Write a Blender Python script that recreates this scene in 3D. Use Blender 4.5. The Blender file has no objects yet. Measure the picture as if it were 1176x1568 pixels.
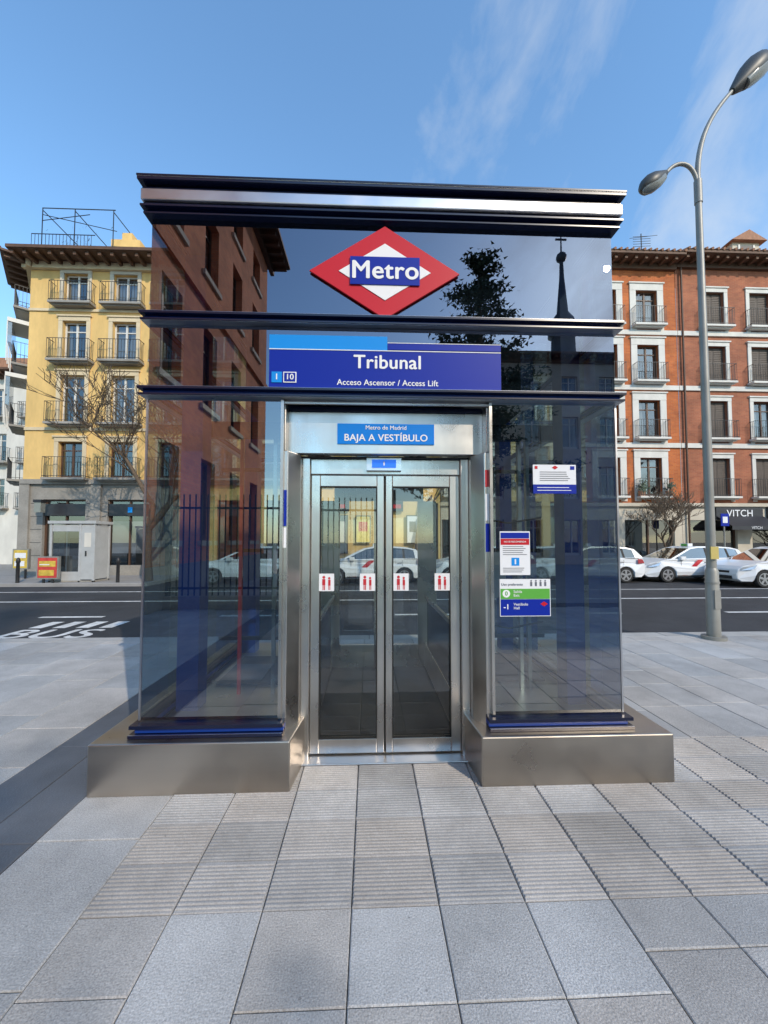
import bpy, math, random
from mathutils import Vector, Matrix
R=math.radians
random.seed(7)
scene=bpy.context.scene
COL=scene.collection

# ---------------------------------------------------------------- materials
MATS={}
def nt(m):
    m.use_nodes=True
    return m.node_tree
def mat(name,col,rough=.6,metal=0,var=.0,scale=4,bump=0,bscale=60,fine=0,fscale=120,stretch=(1,1,1),attr=False,spec=.5,emis=None,stain=0,rvar=0):
    if name in MATS: return MATS[name]
    m=bpy.data.materials.new(name); t=nt(m); N=t.nodes; L=t.links
    b=N['Principled BSDF']
    b.inputs['Roughness'].default_value=rough; b.inputs['Metallic'].default_value=metal
    b.inputs['Specular IOR Level'].default_value=spec
    c=(*col,1); b.inputs['Base Color'].default_value=c
    tc=N.new('ShaderNodeTexCoord'); mp=N.new('ShaderNodeMapping'); mp.inputs['Scale'].default_value=stretch
    L.new(tc.outputs['Object'],mp.inputs['Vector'])
    last=None
    def mul(src_fac,lo,hi,prev,a=.25,z=.75):
        r=N.new('ShaderNodeMapRange'); r.inputs[1].default_value=a; r.inputs[2].default_value=z
        r.inputs[3].default_value=lo; r.inputs[4].default_value=hi
        L.new(src_fac,r.inputs[0])
        mx=N.new('ShaderNodeMix'); mx.data_type='RGBA'; mx.blend_type='MULTIPLY'; mx.inputs[0].default_value=1
        if prev is None: mx.inputs[6].default_value=c
        else: L.new(prev,mx.inputs[6])
        L.new(r.outputs[0],mx.inputs[7]); return mx.outputs[2]
    if var:
        n=N.new('ShaderNodeTexNoise'); n.inputs['Scale'].default_value=scale; n.inputs['Detail'].default_value=6; n.inputs['Roughness'].default_value=.6
        L.new(mp.outputs[0],n.inputs['Vector']); last=mul(n.outputs[0],1-var,1+var,last)
    if fine:
        n=N.new('ShaderNodeTexNoise'); n.inputs['Scale'].default_value=fscale; n.inputs['Detail'].default_value=3
        L.new(mp.outputs[0],n.inputs['Vector']); last=mul(n.outputs[0],1-fine,1+fine,last)
    if stain:
        n=N.new('ShaderNodeTexNoise'); n.inputs['Scale'].default_value=.75; n.inputs['Detail'].default_value=9; n.inputs['Roughness'].default_value=.72
        L.new(tc.outputs['Object'],n.inputs['Vector']); last=mul(n.outputs[0],1-stain,1.06,last,.36,.56)
        v=N.new('ShaderNodeTexVoronoi'); v.inputs['Scale'].default_value=6.5; L.new(tc.outputs['Object'],v.inputs['Vector']); last=mul(v.outputs['Distance'],.6,1,last,.022,.045)
    if attr:
        a=N.new('ShaderNodeAttribute'); a.attribute_name='tint'
        mx=N.new('ShaderNodeMix'); mx.data_type='RGBA'; mx.blend_type='MULTIPLY'; mx.inputs[0].default_value=1
        if last is None: mx.inputs[6].default_value=c
        else: L.new(last,mx.inputs[6])
        L.new(a.outputs['Color'],mx.inputs[7]); last=mx.outputs[2]
    if last is not None: L.new(last,b.inputs['Base Color'])
    if rvar:
        n=N.new('ShaderNodeTexNoise'); n.inputs['Scale'].default_value=3.5; n.inputs['Detail'].default_value=7
        L.new(tc.outputs['Object'],n.inputs['Vector']); r=N.new('ShaderNodeMapRange'); r.inputs[1].default_value=.3; r.inputs[2].default_value=.7; r.inputs[3].default_value=rough-rvar; r.inputs[4].default_value=rough+rvar
        L.new(n.outputs[0],r.inputs[0]); L.new(r.outputs[0],b.inputs['Roughness'])
    if bump:
        n=N.new('ShaderNodeTexNoise'); n.inputs['Scale'].default_value=bscale; n.inputs['Detail'].default_value=4
        L.new(mp.outputs[0],n.inputs['Vector'])
        bp=N.new('ShaderNodeBump'); bp.inputs['Strength'].default_value=bump; bp.inputs['Distance'].default_value=.01
        L.new(n.outputs[0],bp.inputs['Height']); L.new(bp.outputs[0],b.inputs['Normal'])
    if emis:
        b.inputs['Emission Color'].default_value=(*emis[0],1); b.inputs['Emission Strength'].default_value=emis[1]
    MATS[name]=m; return m
def brick(name,c1,c2,mort):
    m=bpy.data.materials.new(name); t=nt(m); N=t.nodes; L=t.links; b=N['Principled BSDF']; b.inputs['Roughness'].default_value=.85
    tc=N.new('ShaderNodeTexCoord'); sp=N.new('ShaderNodeSeparateXYZ'); cb=N.new('ShaderNodeCombineXYZ')
    L.new(tc.outputs['Object'],sp.inputs[0])
    ad=N.new('ShaderNodeMath'); ad.operation='ADD'; L.new(sp.outputs[0],ad.inputs[0]); L.new(sp.outputs[1],ad.inputs[1])
    L.new(ad.outputs[0],cb.inputs[0]); L.new(sp.outputs[2],cb.inputs[1])
    br=N.new('ShaderNodeTexBrick'); br.inputs['Scale'].default_value=1; br.inputs['Brick Width'].default_value=.26; br.inputs['Row Height'].default_value=.075
    br.inputs['Mortar Size'].default_value=.006; br.inputs['Color1'].default_value=(*c1,1); br.inputs['Color2'].default_value=(*c2,1); br.inputs['Mortar'].default_value=(*mort,1)
    L.new(cb.outputs[0],br.inputs['Vector'])
    n=N.new('ShaderNodeTexNoise'); n.inputs['Scale'].default_value=.9; n.inputs['Detail'].default_value=8; n.inputs['Roughness'].default_value=.65; L.new(tc.outputs['Object'],n.inputs['Vector'])
    r=N.new('ShaderNodeMapRange'); r.inputs[1].default_value=.3; r.inputs[2].default_value=.7; r.inputs[3].default_value=.68; r.inputs[4].default_value=1.25; L.new(n.outputs[0],r.inputs[0])
    mx=N.new('ShaderNodeMix'); mx.data_type='RGBA'; mx.blend_type='MULTIPLY'; mx.inputs[0].default_value=1
    L.new(br.outputs[0],mx.inputs[6]); L.new(r.outputs[0],mx.inputs[7]); L.new(mx.outputs[2],b.inputs['Base Color'])
    return m
def glass(name,tint,refl,rough=.0,rcol=(1,1,1)):
    m=bpy.data.materials.new(name); t=nt(m); N=t.nodes; L=t.links
    for n in list(N):
        if n.type=='BSDF_PRINCIPLED': N.remove(n)
    out=[n for n in N if n.type=='OUTPUT_MATERIAL'][0]
    tr=N.new('ShaderNodeBsdfTransparent'); tr.inputs[0].default_value=(*tint,1)
    gl=N.new('ShaderNodeBsdfGlossy'); gl.inputs['Roughness'].default_value=rough; gl.inputs['Color'].default_value=(*rcol,1)
    fr=N.new('ShaderNodeLayerWeight'); fr.inputs[0].default_value=.25
    ad=N.new('ShaderNodeMath'); ad.operation='MULTIPLY_ADD'; ad.inputs[1].default_value=.7; ad.inputs[2].default_value=refl; ad.use_clamp=True
    L.new(fr.outputs['Fresnel'],ad.inputs[0])
    mx=N.new('ShaderNodeMixShader'); L.new(ad.outputs[0],mx.inputs[0]); L.new(tr.outputs[0],mx.inputs[1]); L.new(gl.outputs[0],mx.inputs[2]); L.new(mx.outputs[0],out.inputs[0])
    return m

steel=mat('brushed_steel',(.58,.55,.51),.30,1,var=.12,scale=3,bump=.03,bscale=90,stretch=(1,1,.05),rvar=.08)
steelh=mat('brushed_steel_plinth',(.54,.485,.42),.34,1,var=.14,scale=2.5,bump=.03,bscale=150,stretch=(.05,1,1),rvar=.08)
alu=mat('aluminium',(.62,.62,.64),.34,1,rvar=.08)
navy=mat('navy_paint',(.004,.007,.028),.25,.0,spec=.6)
navy2=mat('blue_column_paint',(.006,.04,.26),.35)
dark=mat('dark_interior',(.015,.017,.022),.5)
black=mat('black_rubber',(.012,.012,.012),.7)
kglass=glass('kiosk_glass',(.46,.56,.58),.22)
kglass_up=glass('kiosk_glass_dark',(.16,.21,.25),.27,rcol=(.62,.62,.72))
kglass_s=glass('kiosk_glass_side',(.60,.70,.71),.08)
dglass=glass('door_glass',(.80,.84,.82),.09)
wglass=glass('window_glass',(.42,.45,.47),.14)
carglass=glass('car_glass',(.10,.12,.13),.12)
red=mat('sign_red',(.52,.012,.022),.4,spec=.3)
white=mat('sign_white',(.80,.80,.80),.5,spec=.2)
signblue=mat('sign_blue',(.004,.022,.30),.45,spec=.2)
cyan=mat('sign_cyan',(.01,.26,.72),.45,spec=.2)
green=mat('sign_green',(.10,.38,.05),.4)
paper=mat('paper_white',(.75,.76,.78),.6)
granite=mat('granite_slab',(.44,.43,.415),.75,var=.14,scale=2.2,bump=.35,bscale=140,fine=.36,fscale=150,attr=True,stain=.22)
granite_t=mat('granite_ridged_slab',(.39,.38,.37),.75,var=.16,scale=2.5,bump=.3,bscale=150,fine=.24,fscale=150,attr=True,stain=.22)
slate=mat('dark_slate_slab',(.12,.135,.16),.5,var=.30,scale=2,bump=.25,bscale=90,fine=.12,attr=True)
grout=mat('grout',(.13,.12,.105),.9,var=.3,scale=6)
asphalt=mat('asphalt',(.035,.036,.040),.8,var=.25,scale=.7,bump=.4,bscale=90,fine=.3,fscale=60,stain=.3)
pave=mat('far_pavement',(.28,.27,.26),.8,var=.15,scale=1.5,fine=.15)
kerbm=mat('kerb_granite',(.40,.39,.37),.7,var=.2,scale=3,fine=.2)
paint=mat('road_paint',(.66,.66,.64),.6,var=.35,scale=5)
yellow=mat('yellow_render',(.70,.46,.17),.85,var=.18,scale=.8,fine=.06,fscale=8,stretch=(1,1,.35))
yellow_tr=mat('cream_trim',(.64,.52,.34),.8,var=.12,scale=2)
stone=mat('grey_stone',(.28,.26,.23),.8,var=.25,scale=1.2,fine=.1,fscale=15)
cream=mat('cream_stone',(.54,.48,.38),.8,var=.14,scale=1.4)
whitepl=mat('white_plaster',(.64,.61,.55),.8,var=.14,scale=1.5,stretch=(1,1,.4))
wood=mat('dark_wood_eave',(.11,.055,.03),.7,var=.3,scale=3)
tilem=mat('roof_tile',(.34,.17,.10),.85,var=.3,scale=6)
iron=mat('black_iron',(.02,.02,.022),.5)
frame_w=mat('window_frame_white',(.62,.60,.55),.55)
frame_b=mat('window_frame_brown',(.09,.045,.025),.55,var=.2,scale=5)
shutter=mat('shutter_brown',(.10,.075,.058),.6,var=.2,scale=3)
curtain=mat('curtain',(.55,.53,.48),.9,var=.25,scale=9,stretch=(4,4,.3))
brick_o=brick('orange_brick',(.50,.135,.030),(.41,.095,.024),(.40,.18,.08))
brick_r=brick('red_brick',(.37,.12,.055),(.29,.085,.042),(.32,.17,.10))
brick_b=brick('museum_brick',(.72,.25,.10),(.60,.19,.08),(.50,.29,.18))
carpaint=mat('car_white_paint',(.74,.75,.76),.22,var=.02,scale=2,spec=.6)
tyre=mat('tyre',(.018,.018,.018),.8)
rim=mat('alloy_rim',(.50,.51,.53),.35,.9)
redp=mat('red_stripe',(.50,.02,.03),.35)
tail=mat('tail_light',(.30,.01,.01),.2)
headl=mat('head_light',(.55,.60,.65),.08,.4)
bark=mat('bark',(.13,.095,.065),.9,var=.35,scale=6,bump=.6,bscale=25)
leafm=mat('pine_needles',(.035,.06,.030),.7,var=.5,scale=1.3)
polem=mat('galvanised_pole',(.28,.275,.25),.5,.3,var=.2,scale=2)
lampm=mat('lamp_housing',(.07,.07,.065),.45,.3)
lampg=mat('lamp_lens',(.22,.23,.21),.15)
dshop=mat('shopfront_dark',(.03,.03,.035),.4,var=.2)
txt=mat('print_grey',(.12,.13,.16),.6)

# ---------------------------------------------------------------- builder
class MB:
    def __init__(s,M=None): s.v=[];s.f=[];s.m=[];s.mats=[];s.M=M or Matrix();s.t=[];s.sm=[]
    def mi(s,m):
        if m not in s.mats: s.mats.append(m)
        return s.mats.index(m)
    def add(s,vs,fs,m,tint=1.0,smooth=False):
        o=len(s.v); s.v+= [tuple(s.M@Vector(p)) for p in vs]; k=s.mi(m)
        for f in fs: s.f.append([o+i for i in f]); s.m.append(k); s.t.append(tint); s.sm.append(smooth)
    def box(s,x0,x1,y0,y1,z0,z1,m,tint=1.0):
        vs=[(x0,y0,z0),(x1,y0,z0),(x1,y1,z0),(x0,y1,z0),(x0,y0,z1),(x1,y0,z1),(x1,y1,z1),(x0,y1,z1)]
        s.add(vs,[(0,3,2,1),(4,5,6,7),(0,1,5,4),(1,2,6,5),(2,3,7,6),(3,0,4,7)],m,tint)
    def quad(s,a,b,c,d,m): s.add([a,b,c,d],[(0,1,2,3)],m)
    def prism_y(s,pts,y0,y1,m):
        n=len(pts); vs=[(x,y0,z) for x,z in pts]+[(x,y1,z) for x,z in pts]
        s.add(vs,[tuple(range(n)),tuple(range(2*n-1,n-1,-1))]+[(i,i+n,(i+1)%n+n,(i+1)%n) for i in range(n)],m)
    def prism_z(s,pts,z0,z1,m):
        n=len(pts); vs=[(x,y,z0) for x,y in pts]+[(x,y,z1) for x,y in pts]
        s.add(vs,[tuple(range(n-1,-1,-1)),tuple(range(n,2*n))]+[(i,(i+1)%n,(i+1)%n+n,i+n) for i in range(n)],m)
    def tube(s,pts,rs,m,seg=8,cap=True):
        pts=[Vector(p) for p in pts]; n=len(pts); vs=[]
        if not isinstance(rs,(list,tuple)): rs=[rs]*n
        up=None
        for i,p in enumerate(pts):
            d=(pts[min(i+1,n-1)]-pts[max(i-1,0)]).normalized()
            if up is None: up=Vector((0,1,0)) if abs(d.y)<.9 else Vector((1,0,0))
            a=d.cross(up).normalized(); bb=a.cross(d).normalized(); up=bb
            for k in range(seg):
                t=2*math.pi*k/seg; vs.append(tuple(p+(a*math.cos(t)+bb*math.sin(t))*rs[i]))
        fs=[(i*seg+k,i*seg+(k+1)%seg,(i+1)*seg+(k+1)%seg,(i+1)*seg+k) for i in range(n-1) for k in range(seg)]
        s.add(vs,fs,m,smooth=True)
        if cap: s.add(vs[:seg],[tuple(range(seg))],m); s.add(vs[-seg:],[tuple(range(seg-1,-1,-1))],m)
    def fin(s,name,parent=None,bevel=0,seg=2,tint=False):
        me=bpy.data.meshes.new(name); me.from_pydata(s.v,[],s.f)
        for m in s.mats: me.materials.append(m)
        for i,p in enumerate(me.polygons): p.material_index=s.m[i]; p.use_smooth=s.sm[i]
        if tint:
            a=me.color_attributes.new('tint','FLOAT_COLOR','CORNER'); k=0
            for i,p in enumerate(me.polygons):
                for _ in range(p.loop_total):
                    c=s.t[i]; a.data[k].color=(c,c,c,1) if not isinstance(c,tuple) else (*c,1); k+=1
        me.update(); o=bpy.data.objects.new(name,me); COL.objects.link(o)
        if parent: o.parent=parent
        if bevel:
            b=o.modifiers.new('bevel','BEVEL'); b.width=bevel; b.segments=seg; b.limit_method='ANGLE'; b.angle_limit=R(35)
        return o
def root(name,loc=(0,0,0)):
    e=bpy.data.objects.new(name,None); e.empty_display_size=.2; e.location=loc; COL.objects.link(e); return e
def text(body,x,y,z,size,m,parent,name,bold=.0,ax='CENTER',rot=(R(90),0,0),ext=.0,sx=1):
    # weight is added with slightly shifted layers, each a hair in front of the last
    c=bpy.data.curves.new(name,'FONT'); c.body=body; c.size=size; c.align_x=ax; c.align_y='CENTER'
    if bold: c.space_character=1+bold*2.4
    t=bpy.data.objects.new(name+'_c',c); COL.objects.link(t); dg=bpy.context.evaluated_depsgraph_get()
    m0=bpy.data.meshes.new_from_object(t.evaluated_get(dg)); bpy.data.objects.remove(t)
    V=[v.co.copy() for v in m0.vertices]; F=[list(p.vertices) for p in m0.polygons]; vs=[];fs=[]
    d=bold*size
    offs=[(0,0)] if not bold else [(0,0),(d,0),(-d,0),(0,d*.7),(0,-d*.7)]
    for k,(ox,oz) in enumerate(offs):
        o0=len(vs); vs+=[(v.x+ox,v.y+oz,.00015*k) for v in V]; fs+=[[i+o0 for i in f] for f in F]
    me=bpy.data.meshes.new(name); me.from_pydata(vs,[],fs); me.materials.append(m)
    o=bpy.data.objects.new(name,me); o.location=(x,y,z); o.rotation_euler=rot; o.scale=(sx,1,1); COL.objects.link(o); o.parent=parent
    return o

# ---------------------------------------------------------------- ground
g=MB(); g.box(-300,300,-250,350,-.6,-.16,asphalt); g.fin('ground')
r=MB(); r.quad((-120,6.6,-.13),(120,6.6,-.13),(120,17.4,-.13),(-120,17.4,-.13),asphalt); r.fin('road')
mk=root('road_markings'); m=MB()
def mark(x0,x1,y0,y1,z=-.125): m.quad((x0,y0,z),(x1,y0,z),(x1,y1,z),(x0,y1,z),paint)
mark(-60,60,11.2,11.34); mark(-60,60,13.3,13.42)
for x in range(-12,12): mark(x*4+.6,x*4+2.0,8.95,9.1)
for i in range(4): mark(-6.7+i*.45,-6.45+i*.45,7.9,8.5)
m.fin('lane_lines',mk)
text('BUS',-5.9,7.4,-.1255,.95,paint,mk,'lane_lettering',rot=(0,0,0),bold=.02)
b=MB(); b.box(-60,60,-60,6.32,-.5,-.012,grout); b.quad((-60,-60,-.004),(60,-60,-.004),(60,-4.4,-.004),(-60,-4.4,-.004),pave); b.fin('pavement_base')
k=MB(); x=-40
while x<40:
    k.box(x+.004,x+.996,6.325,6.6,-.4,0,kerbm,1); x+=1
k.fin('kerb',bevel=.012)
T=MB()
def slab(x0,x1,y0,y1,mt,lo=.84,hi=1.12):
    h=random.uniform(-.0012,.0012); t=random.uniform(lo,hi); w=random.uniform(-.035,.035)
    tt=(t*(1+w),t,t*(1-w)); gp=.0022
    x0+=gp;x1-=gp;y0+=gp;y1-=gp; e=.004
    j=lambda: random.uniform(-.002,.002)
    vs=[(x0,y0,-.011),(x1,y0,-.011),(x1,y1,-.011),(x0,y1,-.011),
        (x0,y0,h-e),(x1,y0,h-e),(x1,y1,h-e),(x0,y1,h-e),
        (x0+e+j(),y0+e+j(),h),(x1-e+j(),y0+e+j(),h),(x1-e+j(),y1-e+j(),h),(x0+e+j(),y1-e+j(),h)]
    fs=[(8,9,10,11)]
    for i in range(4):
        jj=(i+1)%4; fs+=[(i,jj,jj+4,i+4),(i+4,jj+4,jj+8,i+8)]
    T.add(vs,fs,mt,tt)
def ridged(x0,x1,y0,y1,mt):
    slab(x0,x1,y0,y1,mt,.82,1.12); t=T.t[-1]; n=11; p=(y1-y0-.03)/n
    for i in range(n):
        a=y0+.015+i*p; bb=a+p*.58
        T.add([(x0+.006,a,.0005),(x1-.006,a,.0005),(x1-.006,bb,.0005),(x0+.006,bb,.0005),
               (x0+.009,a+.003,.0065),(x1-.009,a+.003,.0065),(x1-.009,bb-.003,.0065),(x0+.009,bb-.003,.0065)],
              [(4,5,6,7),(0,1,5,4),(1,2,6,5),(2,3,7,6),(3,0,4,7)],mt,t)
W=.385; X0=-.075
ROWS=[1.75,2.02,2.29,2.56,2.83,3.1]
cols=[]
x=X0
while x<3.6: cols.append((x,x+W)); x+=W
x=X0
while x>-1.2: cols.append((x-W,x)); x-=W
for (a,c) in cols:
    for i in range(5): ridged(a,c,ROWS[i],ROWS[i+1],granite_t)
    y=1.75; l=random.choice([.22,.30,.40,.36])
    while y>-4:
        slab(a,c,y-l,y,granite); y-=l; l=random.choice([.36,.40,.44])
    y=3.1
    while y<6.3:
        l=random.choice([.42,.5,.58,.64]); l=min(l,6.32-y)
        if 6.32-y-l<.12: l=6.32-y
        slab(a,c,y,y+l,granite); y+=l
def column(a,c,mt,ls,y=-4,lo=.84,hi=1.1):
    y+=random.uniform(0,.3)
    while y<6.3:
        l=min(random.choice(ls),6.32-y)
        if 6.32-y-l<.12: l=6.32-y
        slab(a,c,y,y+l,mt,lo,hi); y+=l
xl=min(c[0] for c in cols); xr=max(c[1] for c in cols)
column(-1.77,xl,granite,[.6,.7])
column(-2.09,-1.77,slate,[.9,1.1],lo=.8); column(-2.42,-2.09,slate,[.9,1.1],lo=.8)
x=-2.42
while x>-14: column(x-.58,x,granite,[.58,.8,.9]); x-=.58
x=xr
while x<16: column(x,x+.5,granite,[.58,.8,.9]); x+=.5
T.fin('paving_slabs',tint=True)
f=MB(); f.box(-120,120,17.4,60,-.5,0,pave); f.box(-120,-8.4,14.95,17.4,-.5,.0,pave)
f.fin('far_pavement',bevel=.02)

# ---------------------------------------------------------------- kiosk
K=root('metro_lift_kiosk')
p=MB()
p.prism_z([(-1.76,2.53),(-.504,2.53),(-.46,2.93),(-.46,4.95),(-1.76,4.95)],0,.32,steelh)
p.prism_z([(.735,2.53),(2.02,2.53),(2.02,4.95),(.70,4.95),(.70,2.93)],0,.32,steelh)
p.fin('plinth',K,bevel=.008)
p=MB()
for z0,z1,o,mt in ((.322,.342,.0,navy),(.345,.375,.03,navy2),(.378,.40,.005,navy)):
    p.box(-1.555+o,-.565,2.59+o,2.72,z0,z1,mt); p.box(.81,1.80-o,2.59+o,2.72,z0,z1,mt)
    p.box(-1.555+o,-1.47,2.722,4.9,z0,z1,mt); p.box(1.715,1.80-o,2.722,4.9,z0,z1,mt)
p.box(-1.553,-.57,2.589,2.60,.3425,.344,alu);p.box(.81,1.797,2.589,2.60,.3425,.344,alu)
p.fin('sill',K,bevel=.003)
def ring(b,z0,z1,o,mt,yf=2.66):
    ox=.012+o*.42
    b.box(-1.522-ox,1.768+ox,yf-o,yf+.05,z0,z1,mt)
    b.box(-1.522-ox,-1.48,yf+.05,4.85,z0,z1,mt); b.box(1.726,1.768+ox,yf+.05,4.85,z0,z1,mt)
    b.box(-1.522-ox,1.768+ox,4.85,4.90+o,z0,z1,mt)
p=MB()
for zc in (2.612,3.13):
    ring(p,zc-.028,zc-.015,.055,navy); ring(p,zc-.015,zc+.012,.020,navy2); ring(p,zc+.012,zc+.028,.065,navy); ring(p,zc+.0285,zc+.031,.062,alu); ring(p,zc-.031,zc-.0285,.05,alu)
ring(p,3.85,3.862,.05,navy); ring(p,3.8625,3.883,.02,navy2); ring(p,3.8835,3.897,.075,navy);ring(p,3.8975,3.8995,.072,alu)
ring(p,3.90,3.925,.05,navy)
ring(p,4.012,4.026,.06,navy); ring(p,4.0265,4.048,.03,dark); ring(p,4.0485,4.066,.098,navy); ring(p,4.0665,4.069,.10,alu); ring(p,4.0695,4.082,.103,navy)
p.fin('cornice_fins',K,bevel=.002)
p=MB(); ring(p,3.93,4.008,.072,alu); p.box(-1.48,1.726,2.71,4.85,3.93,4.0,dark); p.box(-1.48,1.726,2.71,4.85,4.002,4.05,dark)
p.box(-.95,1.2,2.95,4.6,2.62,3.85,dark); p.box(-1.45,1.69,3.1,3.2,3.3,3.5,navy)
p.fin('roof',K,bevel=.006)
Y=2.66
p=MB()
def pane(x0,x1,z0,z1,mt,y=Y): p.quad((x0,y,z0),(x1,y,z0),(x1,y,z1),(x0,y,z1),mt)
pane(-1.52,-.60,.41,2.578,kglass); pane(.853,1.765,.41,2.578,kglass)
pane(-1.52,1.765,2.647,3.095,kglass_up); pane(-1.52,1.765,3.165,3.85,kglass_up)
for x in (-1.52,1.765):
    for z0,z1 in ((.41,2.578),(2.647,3.095),(3.165,3.85)):
        p.quad((x,2.668,z0),(x,4.87,z0),(x,4.87,z1),(x,2.668,z1),kglass_s)
pane(-1.52,-.6,.41,2.578,kglass_s,4.88);pane(.853,1.765,.41,2.578,kglass_s,4.88);pane(-1.52,1.765,2.647,3.85,kglass_s,4.88)
p.fin('glass_panels',K)
p=MB()
for x in (-1.526,1.757): p.box(x,x+.012,2.655,2.667,.41,2.575,alu)
for x in (-.606,.852): p.box(x-.006,x+.014,2.652,2.68,.41,2.575,steel)
p.box(-1.45,-1.29,3.0,3.16,.32,3.85,navy2); p.box(1.55,1.70,3.0,3.16,.32,3.85,navy2)
p.box(-1.45,-1.30,4.5,4.66,.32,3.85,navy2); p.box(1.55,1.69,4.5,4.66,.32,3.85,navy2)
for x in (1.30,1.37): p.box(x,x+.03,3.3,3.34,.1,2.6,alu)
p.box(-1.1,-1.075,3.3,3.33,.1,2.6,redp); p.box(-.82,-.79,3.3,3.34,.1,2.6,steel)
p.box(-1.40,-.55,4.7,4.74,1.05,1.09,iron); p.box(.8,1.6,4.7,4.74,1.05,1.09,iron)
p.box(-1.4,-.5,3.18,3.24,2.45,2.58,navy); p.box(.75,1.6,3.18,3.24,2.45,2.58,navy)
for z in (.75,1.5,2.2): p.box(-1.28,-.56,3.36,3.39,z,z+.03,iron); p.box(.8,1.54,3.36,3.39,z,z+.03,iron)
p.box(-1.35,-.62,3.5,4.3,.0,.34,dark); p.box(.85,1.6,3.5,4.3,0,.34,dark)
for z in (.9,1.8): p.tube([(.9,3.3,z),(1.2,3.28,z-.05),(1.5,3.3,z)],.008,black,5)
p.box(1.05,1.2,3.35,3.42,1.1,1.5,alu)
p.fin('inner_frame',K)
p=MB()
p.prism_z([(-.60,2.68),(-.565,2.68),(-.50,2.80),(-.50,2.90),(-.62,2.90),(-.62,2.70)],0,2.225,steel)
p.prism_z([(.85,2.68),(.87,2.70),(.87,2.90),(.75,2.90),(.75,2.80),(.815,2.68)],0,2.225,steel)
p.box(-.50,-.44,2.87,2.95,0,2.215,steel); p.box(.69,.75,2.87,2.95,0,2.215,steel)
p.box(-.44,.69,2.90,2.97,2.10,2.215,steel)
p.box(-.60,.85,2.78,2.86,2.23,2.535,steel); p.box(-.62,-.585,2.69,2.779,2.23,2.57,steel); p.box(.835,.87,2.69,2.779,2.23,2.57,steel)
p.box(-.585,.835,2.78,2.90,2.537,2.578,navy); p.box(-.60,.85,2.67,2.685,2.553,2.572,steel)
p.box(-.60,.85,2.862,2.90,2.217,2.229,dark)
for a,c,gx0,gx1 in ((-.438,.112,-.37,.058),(.124,.688,.1765,.615)):
    y0,y1=2.915,2.955
    p.box(a,gx0,y0,y1,.03,2.095,steel); p.box(gx1,c,y0,y1,.03,2.095,steel)
    p.box(gx0,gx1,y0,y1,2.01,2.095,steel); p.box(gx0,gx1,y0,y1,.03,.135,steel)
p.box(-.5,.75,2.80,2.98,.0055,.02,alu)
p.box(-.44,.69,4.86,4.90,2.10,2.6,steel)
for a,c in ((-.6,-.37),(.06,.175),(.615,.85)): p.box(a,c,4.86,4.90,.02,2.10,steel)
p.box(-.37,.615,4.86,4.90,.02,.3,steel)
p.fin('door_portal',K,bevel=.004)
p=MB()
for gx0,gx1 in ((-.37,.058),(.1765,.615)):
    p.quad((gx0,2.935,.135),(gx1,2.935,.135),(gx1,2.935,2.01),(gx0,2.935,2.01),dglass)
    p.quad((gx0,4.88,.3),(gx1,4.88,.3),(gx1,4.88,2.1),(gx0,4.88,2.1),dglass)
p.fin('door_glass',K)
p=MB()
for gx0,gx1 in ((-.37,.058),(.1765,.615)):
    for a,c in ((gx0,gx0+.006),(gx1-.006,gx1)): p.box(a,c,2.91,2.934,.135,2.01,black)
    p.box(gx0+.006,gx1-.006,2.91,2.934,.135,.142,black); p.box(gx0+.006,gx1-.006,2.91,2.934,2.003,2.01,black)
p.box(.1135,.1225,2.93,2.95,.03,2.09,black)
p.box(-.46,.70,2.98,4.86,.006,.03,dark)
for x in (-.47,.705): p.box(x,x+.012,3.1,4.7,.03,.9,navy)
p.box(-.445,-.42,3.1,4.7,.9,.94,steel); p.box(.67,.695,3.1,4.7,.9,.94,steel)
p.box(-.02,.24,2.86,2.90,2.125,2.218,alu); p.box(.02,.20,2.853,2.862,2.145,2.205,mat('display_blue',(.01,.10,.6),.3,emis=((.02,.2,1),.6))); p.box(.105,.115,2.849,2.8525,2.16,2.19,white)
p.fin('car_interior',K)
def rh(b,hw,hh,y,mt,cx=.108,cz=3.492,t=.006): b.prism_y([(cx-hw,cz),(cx,cz-hh),(cx+hw,cz),(cx,cz+hh)],y,y+t,mt)
L=root('metro_logo_sign')
p=MB(); rh(p,.53,.335,2.636,red,t=.016); rh(p,.325,.205,2.631,white,t=.004); p.box(-.137,.353,2.624,2.630,3.395,3.595,signblue)
p.fin('rhombus',L); text('Metro',.108,2.621,3.492,.180,white,L,'lettering',bold=.024)
S=root('station_name_sign')
p=MB(); p.box(-.694,.93,2.640,2.655,2.655,2.925,signblue); p.box(-.694,.125,2.640,2.655,2.927,3.03,cyan); p.box(.127,.93,2.640,2.655,2.937,2.985,signblue)
p.box(-.694,.93,2.637,2.6395,2.9245,2.930,white); p.box(.127,.93,2.638,2.6395,2.983,2.987,white)
p.box(-.675,-.605,2.634,2.6395,2.69,2.765,cyan); p.box(-.595,-.505,2.634,2.6395,2.69,2.765,white); p.box(-.588,-.512,2.632,2.6338,2.697,2.758,signblue)
p.fin('panel',S)
text('Tribunal',.128,2.6375,2.842,.135,white,S,'name',bold=.02); text('Acceso Ascensor / Access Lift',.128,2.6375,2.698,.058,white,S,'subtitle',bold=.014,sx=.96)
text('1',-.64,2.6320,2.727,.06,white,S,'line_1',bold=.02); text('10',-.55,2.630,2.727,.055,white,S,'line_10',bold=.02)
H=root('lift_direction_sign')
p=MB(); p.box(-.232,.474,2.770,2.7795,2.300,2.450,mat('header_sign_blue',(.005,.20,.68),.4,spec=.2)); p.fin('panel',H)
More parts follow.
